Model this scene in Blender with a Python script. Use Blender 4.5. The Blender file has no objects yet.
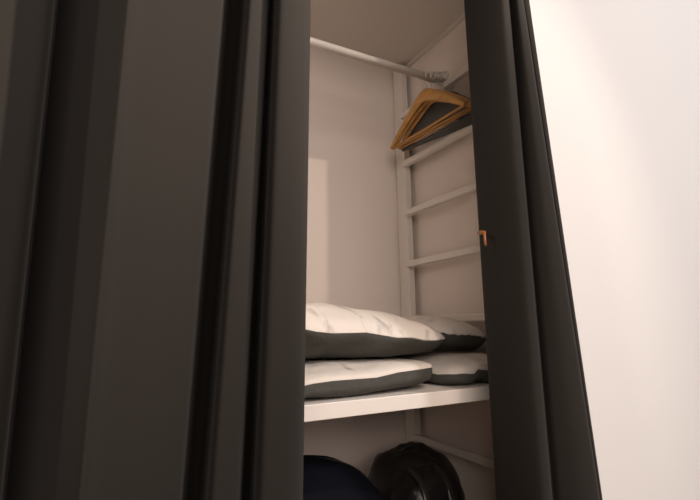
import bpy, bmesh, math, random
from mathutils import Vector, Matrix, noise
random.seed(4)
CZ = 0.95                      # height of the camera above the floor
col = bpy.context.scene.collection
sc = bpy.context.scene

# ------------------------------------------------------------------ camera
F = 448.9
YAW, PIT, ROL = map(math.radians, (28.234, 9.687, -0.957))
cy_, sy_, cp_, sp_ = math.cos(YAW), math.sin(YAW), math.cos(PIT), math.sin(PIT)
FW = Vector((sy_*cp_, cy_*cp_, sp_))
R0 = Vector((cy_, -sy_, 0)); U0 = R0.cross(FW)
RT = math.cos(ROL)*R0 + math.sin(ROL)*U0
UP = -math.sin(ROL)*R0 + math.cos(ROL)*U0
cd = bpy.data.cameras.new('camera'); cam = bpy.data.objects.new('camera', cd); col.objects.link(cam)
cd.sensor_width = 36; cd.lens = F/700*36; cd.clip_start = 0.02
M = Matrix((RT, UP, -FW)).transposed().to_4x4(); M.translation = Vector((0, 0, CZ))
cam.matrix_world = M
sc.camera = cam

def ray(x, y): return (x-350)/F*RT - (y-250)/F*UP + FW
def atY(x, y, Y):
    d = ray(x, y); p = d*(Y/d.y); p.z += CZ; return p
def atX(x, y, X):
    d = ray(x, y); p = d*(X/d.x); p.z += CZ; return p

# ------------------------------------------------------------------ materials
def mat(name, color, rough=0.6, metal=0.0, spec=0.5, bump=None, var=None, sheen=0.0):
    m = bpy.data.materials.new(name); m.use_nodes = True
    nt = m.node_tree; b = nt.nodes['Principled BSDF']
    b.inputs['Base Color'].default_value = (*color, 1)
    b.inputs['Roughness'].default_value = rough
    b.inputs['Metallic'].default_value = metal
    b.inputs['Specular IOR Level'].default_value = spec
    if sheen: b.inputs['Sheen Weight'].default_value = sheen
    tc = nt.nodes.new('ShaderNodeTexCoord')
    if var:
        col2, scale, lo, hi, stretch = var
        mp = nt.nodes.new('ShaderNodeMapping'); mp.inputs['Scale'].default_value = stretch
        nz = nt.nodes.new('ShaderNodeTexNoise'); nz.inputs['Scale'].default_value = scale; nz.inputs['Detail'].default_value = 5
        rp = nt.nodes.new('ShaderNodeMapRange'); rp.inputs[1].default_value = lo; rp.inputs[2].default_value = hi
        mx = nt.nodes.new('ShaderNodeMix'); mx.data_type = 'RGBA'
        mx.inputs[6].default_value = (*color, 1); mx.inputs[7].default_value = (*col2, 1)
        nt.links.new(tc.outputs['Object'], mp.inputs[0]); nt.links.new(mp.outputs[0], nz.inputs[0])
        nt.links.new(nz.outputs[0], rp.inputs[0]); nt.links.new(rp.outputs[0], mx.inputs[0])
        nt.links.new(mx.outputs[2], b.inputs['Base Color'])
    if bump:
        scale, strength, dist = bump
        n2 = nt.nodes.new('ShaderNodeTexNoise'); n2.inputs['Scale'].default_value = scale; n2.inputs['Detail'].default_value = 4
        bp = nt.nodes.new('ShaderNodeBump'); bp.inputs['Strength'].default_value = strength; bp.inputs['Distance'].default_value = dist
        nt.links.new(tc.outputs['Object'], n2.inputs[0]); nt.links.new(n2.outputs[0], bp.inputs['Height'])
        nt.links.new(bp.outputs[0], b.inputs['Normal'])
    return m

m_wall   = mat('white_wall_paint', (.78, .775, .77), .75, spec=.2, bump=(60, .08, .002))
m_inner  = mat('closet_wall_paint', (.84, .765, .715), .7, spec=.2, bump=(40, .06, .002))
m_ceil   = mat('ceiling_paint', (.72, .68, .63), .8, spec=.1, bump=(50, .06, .002))
m_floor  = mat('oak_floor', (.30, .19, .11), .45, var=((.20, .12, .07), 6, .35, .7, (1, 12, 1)))
m_white  = mat('white_lacquer', (.80, .76, .70), .38, bump=(90, .03, .001))
m_shelf  = mat('white_shelf_laminate', (.84, .79, .74), .4)
m_rod    = mat('white_rod_enamel', (.85, .81, .76), .3)
m_curt   = mat('charcoal_curtain_cloth', (.0205, .0182, .0160), .9, spec=.15, bump=(700, .12, .0008), sheen=.05)
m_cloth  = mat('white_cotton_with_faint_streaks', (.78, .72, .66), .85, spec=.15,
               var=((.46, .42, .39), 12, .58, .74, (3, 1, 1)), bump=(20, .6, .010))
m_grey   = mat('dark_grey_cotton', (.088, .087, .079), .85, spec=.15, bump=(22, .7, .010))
m_wood   = mat('varnished_beech', (.60, .32, .09), .38, var=((.42, .20, .055), 18, .4, .75, (8, 1, 8)))
m_dark   = mat('dark_grey_hanger_plastic', (.068, .070, .068), .5)
m_chrome = mat('chrome', (.82, .79, .75), .35, metal=.6)
m_black  = mat('black_nylon', (.009, .009, .009), .36, spec=.5, bump=(18, .6, .012))
m_strap  = mat('shiny_black_strap', (.022, .022, .021), .28)
m_blackm = mat('black_webbing', (.012, .012, .012), .6)
m_navy   = mat('navy_cloth', (.004, .005, .009), .85, spec=.1, bump=(22, .5, .008))
m_brown  = mat('orange_brown_wood', (.30, .11, .035), .45)

# ------------------------------------------------------------------ mesh helpers
def obj(name, bm, m, parent=None, smooth=False):
    me = bpy.data.meshes.new(name)
    bmesh.ops.recalc_face_normals(bm, faces=bm.faces)
    if smooth:
        for f in bm.faces: f.smooth = True
    bm.to_mesh(me); bm.free()
    me.materials.append(m)
    o = bpy.data.objects.new(name, me); col.objects.link(o)
    if parent is not None:
        o.parent = parent
        o.matrix_parent_inverse = Matrix.Translation(-parent.location) if parent.type == 'EMPTY' else Matrix()
    return o
def tag(o, label, cat, group=None):
    o['label'] = label; o['category'] = cat
    if group: o['group'] = group
    return o
def thing(name, label, cat, loc, group=None):
    o = bpy.data.objects.new(name, None); col.objects.link(o); o.location = loc
    o.empty_display_size = .05
    return tag(o, label, cat, group)
def struct(name, bm, m, parent=None):
    o = obj(name, bm, m, parent)
    if parent is None: o['kind'] = 'structure'
    return o
def box(bm, x0, x1, y0, y1, z0, z1, bev=0.0):
    b = bmesh.new()
    v = [b.verts.new((x, y, z)) for x in (x0, x1) for y in (y0, y1) for z in (z0, z1)]
    for q in ((0,1,3,2), (4,6,7,5), (0,4,5,1), (2,3,7,6), (0,2,6,4), (1,5,7,3)): b.faces.new([v[i] for i in q])
    bmesh.ops.recalc_face_normals(b, faces=b.faces)
    if bev: bmesh.ops.bevel(b, geom=b.edges[:], offset=bev, segments=2, affect='EDGES', profile=.5)
    t = bpy.data.meshes.new('t'); b.to_mesh(t); b.free(); bm.from_mesh(t); bpy.data.meshes.remove(t)
    return bm
def BX(*a, **k): return box(bmesh.new(), *a, **k)
def tube(bm, pts, rad, n=10, cap=True):
    pts = [Vector(p) for p in pts]
    rads = rad if isinstance(rad, list) else [rad]*len(pts)
    prev = None; rings = []
    up = Vector((0, 0, 1))
    for i, p in enumerate(pts):
        t = (pts[min(i+1, len(pts)-1)] - pts[max(i-1, 0)]).normalized()
        if prev is None:
            a = up if abs(t.z) < .9 else Vector((1, 0, 0))
            nrm = (a - t*a.dot(t)).normalized()
        else:
            nrm = (prev - t*prev.dot(t)).normalized()
        prev = nrm; bi = t.cross(nrm)
        r = rads[i]; ra, rb = (r if isinstance(r, (tuple, list)) else (r, r))
        rings.append([bm.verts.new(p + nrm*ra*math.cos(2*math.pi*k/n) + bi*rb*math.sin(2*math.pi*k/n)) for k in range(n)])
    for a, b in zip(rings, rings[1:]):
        for k in range(n): bm.faces.new((a[k], a[(k+1)%n], b[(k+1)%n], b[k]))
    if cap:
        bm.faces.new(rings[0][::-1]); bm.faces.new(rings[-1])
    return bm
def crom(pts, n):
    P = [Vector(p) for p in pts]; P = [2*P[0]-P[1]] + P + [2*P[-1]-P[-2]]
    out = []
    for i in range(1, len(P)-2):
        for k in range(n):
            t = k/n; a, b, c, d = P[i-1], P[i], P[i+1], P[i+2]
            out.append(.5*((2*b) + (c-a)*t + (2*a-5*b+4*c-d)*t*t + (3*b-a-3*c+d)*t**3))
    out.append(P[-2]); return out

# ------------------------------------------------------------------ setting
YB, XR, ZC = 1.40, 1.005, CZ + 1.035       # closet back, right side, ceiling
XL = -1.0
YF0, YF1 = .75, .80                       # front wall around the opening
XJ = 0.965                                # right jamb of the opening
struct('wall_back',  BX(XL-.05, XR+.05, YB, YB+.06, 0, ZC+.03), m_inner)
struct('wall_right', BX(XR, XR+.05, YF1, YB, 0, ZC+.03), m_inner)
struct('wall_left',  BX(XL-.05, XL, YF1, YB, 0, ZC+.03), m_inner)
struct('ceiling',    BX(XL, XR, YF1, YB, ZC, ZC+.03), m_ceil)
bm = BX(XJ, 3.4, YF0, YF1, 0, 3.1)
box(bm, XL-1.6, XL-.0, YF0, YF1, 0, 3.1)
box(bm, XL, XJ, YF0, YF1, CZ+1.10, 3.1)
struct('wall_front', bm, m_wall)
struct('floor', BX(-2.6, 3.4, -2.6, YB+.06, -.05, 0), m_floor)
bm = bmesh.new()
box(bm, XR-.012, XR, YF1+.01, YB-.001, ZC-.014, ZC)
struct('trim_1', bm, m_ceil)

# ------------------------------------------------------------------ ladder frame on the right side
lad = thing('ladder_frame', 'white ladder-like side frame with rungs against the right closet wall', 'shelf frame', (.96, 1.33, 0))
obj('post', BX(.960, .985, 1.335, 1.395, 0, ZC-.012, bev=.002), m_white, lad)
obj('post', BX(.960, .985, .84, .895, 0, ZC-.012, bev=.002), m_white, lad)
for h in (.800, .606, .413, .221, .020, -.184, -.378, -.57, -.75, -.90):
    obj('rung', BX(.950, .972, .82, 1.340, CZ+h-.011, CZ+h+.011, bev=.003), m_white, lad)

# ------------------------------------------------------------------ shelves
SZ = CZ - .141
sh = obj('shelf', BX(XL, .949, .80, 1.36, SZ-.030, SZ, bev=.0015), m_shelf)
tag(sh, 'white closet shelf carrying the pile of pillows', 'shelf')
LZ = CZ - .72
sh2 = obj('shelf', BX(XL, .949, .82, 1.36, LZ-.026, LZ, bev=.0015), m_shelf)
tag(sh2, 'low white shelf under the backpack and the navy bag', 'shelf')

# ------------------------------------------------------------------ clothes rod
rod = thing('clothes_rod', 'white round clothes rod across the top of the closet', 'clothes rod', (0, 1.1, CZ+.80))
RZ = CZ + .824
obj('rod', tube(bmesh.new(), [(XL, 1.1, RZ), (XR, 1.1, RZ)], .0125, 20), m_rod, rod, True)
for sx in (-1, 1):
    bm = tube(bmesh.new(), [(XL, 1.1, RZ), (XL+.012, 1.1, RZ)] if sx < 0 else [(XR-.012, 1.1, RZ), (XR, 1.1, RZ)], .019, 20)
    obj('end_socket', bm, m_white, rod, False)

# ------------------------------------------------------------------ hangers
def hanger(X, kind, label, yaw, dy, group, tilt=.035):
    wood = kind == 'wood'
    th = .0058 if wood else .003
    m = m_wood if wood else m_dark
    root = thing('coat_hanger', label, 'hanger', (X, 1.1, RZ), group)
    c, s = math.cos(yaw), math.sin(yaw)
    tl = math.tan(tilt)
    def L(y, z):                                      # swings on the rod: front end a little lower
        y2 = y - z*tl
        return (X + s*y2, 1.1 + dy + c*y2, RZ + z + (y*tl if z < -.04 else 0))
    # hook
    pts = []
    hr = .0185
    for k in range(14):
        a = math.radians(215 - k*21)                 # over the rod
        pts.append(L(hr*math.cos(a), .0148 - hr + hr*math.sin(a)))
    pts += [L(.006, -.034), L(0, -.046), L(0, -.088)]
    obj('hook', tube(bmesh.new(), pts, .0023, 8), m_chrome, root, True)
    # shoulders
    W = .198 if wood else .193
    ctrl = [(-W, -.186), (-W*.93, -.176), (-.13, -.139), (-.06, -.097), (-.022, -.077), (0, -.072),
            (.022, -.077), (.06, -.097), (.13, -.139), (W*.93, -.176), (W, -.186)]
    if not wood: ctrl = [(y, z - .030*(1-abs(y)/W) - .008) for y, z in ctrl]
    pl = crom([L(*q) for q in ctrl], 4)
    rr = []
    for p in pl:
        t = min(1, abs(p.y-1.1-dy)/W)
        h = (.0150*(1-t)**1.2 + .0075) if wood else (.044*(1-t)+.009)
        rr.append((h, th*(1+.25*t)))
    obj('shoulder', tube(bmesh.new(), pl, rr, 14), m, root, True)
    # trouser bar
    dz = 0 if wood else .010
    bar = tube(bmesh.new(), [L(-W+.002, -.188-dz), L(0, -.190-dz), L(W-.002, -.188-dz)], .0042 if wood else .0052, 12)
    obj('trouser_bar', bar, m, root, True)
    return root
names_w = ['wooden coat hanger nearest to us at the left end of the row on the rod',
           'wooden coat hanger second from the left on the rod, behind the nearest one',
           'wooden coat hanger third from the left on the rod, next to the dark ones']
for i, (X, yw, dy) in enumerate(((.878, .02, 0), (.8945, -.025, -.004), (.9105, .0, -.010))):
    hanger(X, 'wood', names_w[i], yw, dy, 'wooden coat hangers')
for i in range(5):
    hanger(.9200 + .0062*i, 'dark', 'dark grey coat hanger packed behind the wooden hangers on the rod', 0, -.014-.004*i, 'dark coat hangers', .06+.014*i)

# ------------------------------------------------------------------ pillows
def pillow(name, label, cx, cyy, z, a, b, tu, td, rot=0, tiltx=0, tilty=0, seed=0, n=3.2, band=.0, flatbottom=None, group='bed pillows', wav=.006, pw=.62, gw=.35, pd=.62):
    root = thing(name, label, 'pillow', (cx, cyy, z), group)
    N = 64
    R = Matrix.Rotation(rot, 4, 'Z') @ Matrix.Rotation(tiltx, 4, 'X') @ Matrix.Rotation(tilty, 4, 'Y')
    def prof(r, e=None): return max(0.0, 1 - r**2.6)**(e or pw)
    def pt(r, th, side):
        c, s = math.cos(th), math.sin(th)
        # superellipse outline, pinched a little between the corners
        k = (abs(c)**n + abs(s)**n)**(-1/n)
        x = a*k*c*r; y = b*k*s*r
        p3 = Vector((x*7, y*7, seed*3.1))
        nz = noise.noise(p3*1.6)*.55 + noise.noise(p3*4)*.22
        if side > 0: zz = tu*prof(r)*(1 + .16*nz) + .004*nz
        else: zz = -td*prof(r, pd)*(1 + gw*nz + .45*gw*noise.noise(Vector((x*34, y*9, seed+7.7))) + .3*gw*abs(noise.noise(Vector((x*20+y*14, y*10, seed+2.2)))))
        # radial puckers close to the seam
        zz += .0045*math.sin(th*23 + seed)*r**6*noise.noise(Vector((math.cos(th)*4, math.sin(th)*4, seed)))*2
        zz += wav*noise.noise(Vector((c*3.3, s*3.3, seed+.5)))*r**3
        q = R @ Vector((x, y, zz)); q += Vector((cx, cyy, z))
        if flatbottom is not None and q.z < flatbottom: q.z = flatbottom + .0006
        return q
    def shell(side, r0, r1, rings):
        bm = bmesh.new(); prev = None
        for i in range(rings+1):
            r = r0 + (r1-r0)*(i/rings)
            r = math.sin(r*math.pi/2)**.9 if True else r
            if r < 1e-4:
                ring = [bm.verts.new(pt(0, 0, side))]
            else: ring = [bm.verts.new(pt(r, 2*math.pi*k/N, side)) for k in range(N)]
            if prev:
                for k in range(N):
                    k2 = (k+1) % N
                    if len(prev) == 1: bm.faces.new((prev[0], ring[k], ring[k2]))
                    else: bm.faces.new((prev[k], ring[k], ring[k2], prev[k2]))
            prev = ring
        return bm
    e = 1-band
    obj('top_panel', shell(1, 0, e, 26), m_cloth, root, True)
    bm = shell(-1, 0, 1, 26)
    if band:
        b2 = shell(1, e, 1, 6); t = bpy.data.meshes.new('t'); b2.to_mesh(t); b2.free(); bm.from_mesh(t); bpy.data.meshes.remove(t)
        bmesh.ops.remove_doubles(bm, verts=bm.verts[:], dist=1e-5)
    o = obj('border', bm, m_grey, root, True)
    o['label'] = 'dark grey border and underside'
    return root
pillow('pillow', 'plump white pillow with grey border on top of the pile', .405, 1.065, CZ-.014, .385, .235, .074, .060, seed=1, tilty=.085, n=3.4, wav=.02, gw=.6, flatbottom=CZ-.070)
pillow('pillow', 'flattened white pillow with grey border under the plump one, left on the shelf', .27, 1.062, CZ-.100, .412, .254, .024, .045, seed=2, n=8, tilty=-.014, tiltx=.01, flatbottom=SZ, wav=.016, pw=.36, gw=.3, pd=.22)
pillow('pillow', 'flattened white pillow with grey border lying at the right end of the shelf', .816, 1.06, CZ-.110, .126, .240, .034, .034, seed=3, n=8, flatbottom=SZ, wav=.014, pw=.36, gw=.3, pd=.22)
pillow('pillow', 'shaded white pillow with dark grey border at the back right of the pile', .866, 1.13, CZ-.030, .106, .20, .055, .052, seed=4, n=3.2, tilty=.13, gw=.5, flatbottom=CZ-.075)

# ------------------------------------------------------------------ bags under the shelf
def blob(bm, c, r, n=2.4, rows=28, cols=44, seed=0, amp=.02, zflat=None, rot=0):
    prev = None; f = lambda v: math.copysign(abs(v)**(2/n), v)
    Rm = Matrix.Rotation(rot, 3, 'Z')
    for i in range(rows+1):
        ph = -math.pi/2 + math.pi*i/rows
        ring = []
        for k in range(1 if i in (0, rows) else cols):
            th = 2*math.pi*k/cols
            v = Vector((f(math.cos(ph))*f(math.cos(th)), f(math.cos(ph))*f(math.sin(th)), f(math.sin(ph))))
            w = 1 + amp*(noise.noise(v*2.2 + Vector((seed, 0, 0))) + .5*noise.noise(v*5 + Vector((seed, 0, 0))))
            p = Rm @ Vector((v.x*r[0]*w, v.y*r[1]*w, v.z*r[2]*w)) + Vector(c)
            if zflat is not None and p.z < zflat: p.z = zflat + .0005
            ring.append(bm.verts.new(p))
        if prev:
            if len(prev) == 1:
                for k in range(cols): bm.faces.new((prev[0], ring[(k+1) % cols], ring[k]))
            elif len(ring) == 1:
                for k in range(cols): bm.faces.new((prev[k], prev[(k+1) % cols], ring[0]))
            else:
                for k in range(cols):
                    k2 = (k+1) % cols; bm.faces.new((prev[k], prev[k2], ring[k2], ring[k]))
        prev = ring
    return bm
nb = thing('duffel_bag', 'dark navy rounded bag under the shelf, left of the backpack', 'bag', (.32, 1.04, LZ))
NBC = (.37, 1.03, CZ-.508); NBR = (.27, .155, .212)
obj('body', blob(bmesh.new(), NBC, NBR, 2.3, seed=3, amp=.03, zflat=LZ), m_navy, nb, True)
pts = []
for k in range(25):
    a = math.pi*k/24
    f = lambda v: math.copysign(abs(v)**(2/2.3), v)
    pts.append((NBC[0] + f(math.cos(a))*NBR[0]*1.005, NBC[1], NBC[2] + f(math.sin(a))*NBR[2]*1.0))
obj('zipper', tube(bmesh.new(), pts, .0022, 6), m_blackm, nb, True)

bp = thing('backpack', 'black backpack with shiny folds under the shelf, right side', 'backpack', (.78, 1.1, LZ))
BC = (.80, 1.13, CZ-.548); BR = (.128, .14, .205)
obj('body', blob(bmesh.new(), BC, BR, 2.6, seed=8, amp=.05, zflat=LZ), m_black, bp, True)
obj('front_pocket', blob(bmesh.new(), (BC[0]-.045, BC[1]-.105, BC[2]-.005), (.085, .075, .178), 2.8, seed=5, amp=.08, zflat=LZ), m_black, bp, True)
for sx in (-.05, .045):
    u = BC[0]+sx*.8-.045
    pts = [(u+.012, BC[1]-.085, BC[2]+.178), (u+.006, BC[1]-.15, BC[2]+.150), (u, BC[1]-.184, BC[2]+.07), (u, BC[1]-.191, BC[2]-.06)]
    obj('strap', tube(bmesh.new(), crom(pts, 6), (.0045, .009), 10), m_strap, bp, True)  # straps set forward, paler and glossier, to stand in for vertical highlight streaks
pts = [(BC[0]-.045, BC[1], BC[2]+.196), (BC[0]-.03, BC[1], BC[2]+.207), (BC[0]+.03, BC[1], BC[2]+.207), (BC[0]+.045, BC[1], BC[2]+.196)]
obj('handle', tube(bmesh.new(), crom(pts, 6), (.004, .010), 8), m_blackm, bp, True)

# ------------------------------------------------------------------ curtains
def curtain(label, ctrl, ztop, zbot, name='curtain'):
    """ctrl: (pixel column at the photo's top, at its bottom, distance top, distance bottom); each is a fold line hanging in space"""
    rows = 30
    lines = []
    for x0, x1, d0, d1 in ctrl:
        p0 = atY(x0, 0, d0); p1 = atY(x1, 500, d1)
        lines.append((p0, p1))
    def section(z):
        out = []
        for p0, p1 in lines:
            t = (p0.z - z)/(p0.z - p1.z)
            if t > 1: t = 1 + .45*(1-math.exp(-(t-1)*1.6))
            if t < 0: t = t*.35
            q = p0.lerp(p1, t); out.append((q.x, q.y, z))
        return crom(out, 8)
    bm = bmesh.new(); prev = None
    for i in range(rows+1):
        z = ztop + (zbot-ztop)*i/rows
        ring = [bm.verts.new(p) for p in section(z)]
        if prev:
            for a in range(len(ring)-1): bm.faces.new((prev[a], prev[a+1], ring[a+1], ring[a]))
        prev = ring
    o = obj(name, bm, m_curt, None, True)
    md = o.modifiers.new('thickness', 'SOLIDIFY'); md.thickness = .0025; md.offset = 0
    return tag(o, label, 'curtain')
ZT = CZ + 1.22
left = [(-330, -390, .56, .54), (-270, -330, .60, .58), (-235, -290, .70, .69), (-150, -200, .56, .54), (-120, -165, .56, .54), (-75, -120, .68, .67), (-60, -110, .70, .68),
        (-40, -90, .58, .56), (-20, -72, .55, .53), (10, -45, .58, .56), (40, -14, .605, .595), (51, -3, .62, .61), (54, 0, .65, .64), (55.5, 1.5, .70, .69), (60, 7, .735, .725), (78, 26, .675, .665), (96, 45, .615, .605), (112, 62, .563, .553), (122.5, 73, .530, .520), (127, 78, .519, .509), (132, 84, .520, .510),
        (150, 104, .55, .54), (185, 142, .59, .58), (212, 169, .618, .61), (221.5, 178, .63, .622), (224, 180.5, .655, .645), (224.8, 181.5, .70, .69), (229, 186, .742, .738), (241, 200, .742, .738), (246, 206, .70, .69), (247, 207.5, .64, .63), (249.5, 211, .612, .604),
        (255, 220, .612, .602), (262, 234, .626, .616), (266.5, 238, .645, .635), (268, 239.5, .68, .67), (269, 241, .738, .732), (272.5, 249, .740, .735), (275, 253.5, .70, .69), (275.8, 255, .65, .64), (278, 258, .616, .61),
        (283, 266, .606, .601), (294, 284, .612, .607), (304, 296, .635, .63), (309, 301, .665, .66), (310, 302, .69, .685), (307, 300, .71, .70)]
curtain('wide charcoal curtain covering the left of the closet', left, ZT, .012)
right = [(468, 500, .745, .74), (464.5, 497, .735, .725), (469, 503, .715, .70), (484, 521, .672, .655), (499, 539, .638, .62), (505, 547, .632, .612), (507.5, 551, .642, .62), (508.5, 552, .668, .645), (509.5, 554, .672, .645),
         (512, 562, .66, .63), (517, 583, .643, .605), (521, 597, .645, .60), (522.5, 599.5, .66, .615), (523, 599.5, .68, .635), (525, 600.3, .678, .63), (527.5, 601.5, .68, .632), (528.5, 602, .70, .65), (528.5, 602, .725, .69), (528, 601, .745, .735)]
curtain('charcoal curtain gathered at the right edge of the opening beside the white wall', right, ZT, .012)

# small orange-brown hook at the left edge of the right curtain
hk = thing('curtain_hook', 'small orange-brown hook at the left edge of the right curtain', 'hook', tuple(atY(479, 236, .69)))
p = [atY(479, 233, .700), atY(481, 232.5, .680), atY(484.3, 232.8, .666)]
bm = tube(bmesh.new(), p, .0042, 8)
obj('arm', bm, m_brown, hk, True)
p = [atY(484.2, 231, .666), atY(484.8, 238, .664), atY(485.5, 245.5, .662)]
obj('tip', tube(bmesh.new(), p, .0026, 8), m_brown, hk, True)

# ------------------------------------------------------------------ light
def aim(o, target): o.rotation_euler = (Vector(target) - o.location).to_track_quat('-Z', 'Y').to_euler()
def spot(name, loc, target, w, color, size, blend, rad):
    l = bpy.data.lights.new(name, 'SPOT'); l.energy = w; l.color = color; l.spot_size = math.radians(size); l.spot_blend = blend; l.shadow_soft_size = rad
    o = bpy.data.objects.new(name, l); col.objects.link(o); o.location = loc; aim(o, target); return o
def area(name, loc, target, w, color, size):
    l = bpy.data.lights.new(name, 'AREA'); l.energy = w; l.color = color; l.size = size
    o = bpy.data.objects.new(name, l); col.objects.link(o); o.location = loc; aim(o, target); return o
WARM = (1.0, .80, .62)
spot('overhead_spot', (.88, -1.1, CZ+2.38), (.5, 1.0, CZ-.3), 95, (1.0, .82, .66), 44, .6, .03)
spot('overhead_spot', (1.9, -.6, CZ+2.2), (-.02, .68, CZ+.95), 420, (1, .84, .68), 42, .7, .05)  # extra spot added at upper right to brighten the left curtain folds
area('ceiling_lamp', (2.5, -2.1, CZ+2.0), (1.8, .75, CZ+.1), 62, (1.0, .97, .98), .4)
fill = area('front_fill', (.65, -2.2, CZ+1.25), (.6, 1.2, CZ+.3), 46, (1.0, .84, .75), 1.9)  # unseen soft fill added behind the camera to brighten the closet; no window built
fill.data.shape = 'RECTANGLE'; fill.data.size_y = 1.9
area('left_fill', (-1.0, -2.1, CZ+1.2), (.9, 1.3, CZ+.2), 36, (1.0, .84, .74), 1.6)  # another unseen fill, added at left front to even out the closet walls
spot('left_gap_spot', (-2.1, -.35, CZ+.45), (.62, .80, CZ+.2), 70, (1.0, .86, .74), 25, .8, .12)  # unseen spot added at left, cone narrowed to the curtain gap for the side wall
w = bpy.data.worlds.new('room_light'); sc.world = w; w.use_nodes = True
bg = w.node_tree.nodes['Background']; bg.inputs[0].default_value = (1.0, .84, .74, 1); bg.inputs[1].default_value = .02

sc.view_settings.view_transform = 'Standard'; sc.view_settings.look = 'None'
sc.view_settings.gamma = 1; sc.view_settings.use_curve_mapping = False
sc.view_settings.exposure = 0.0
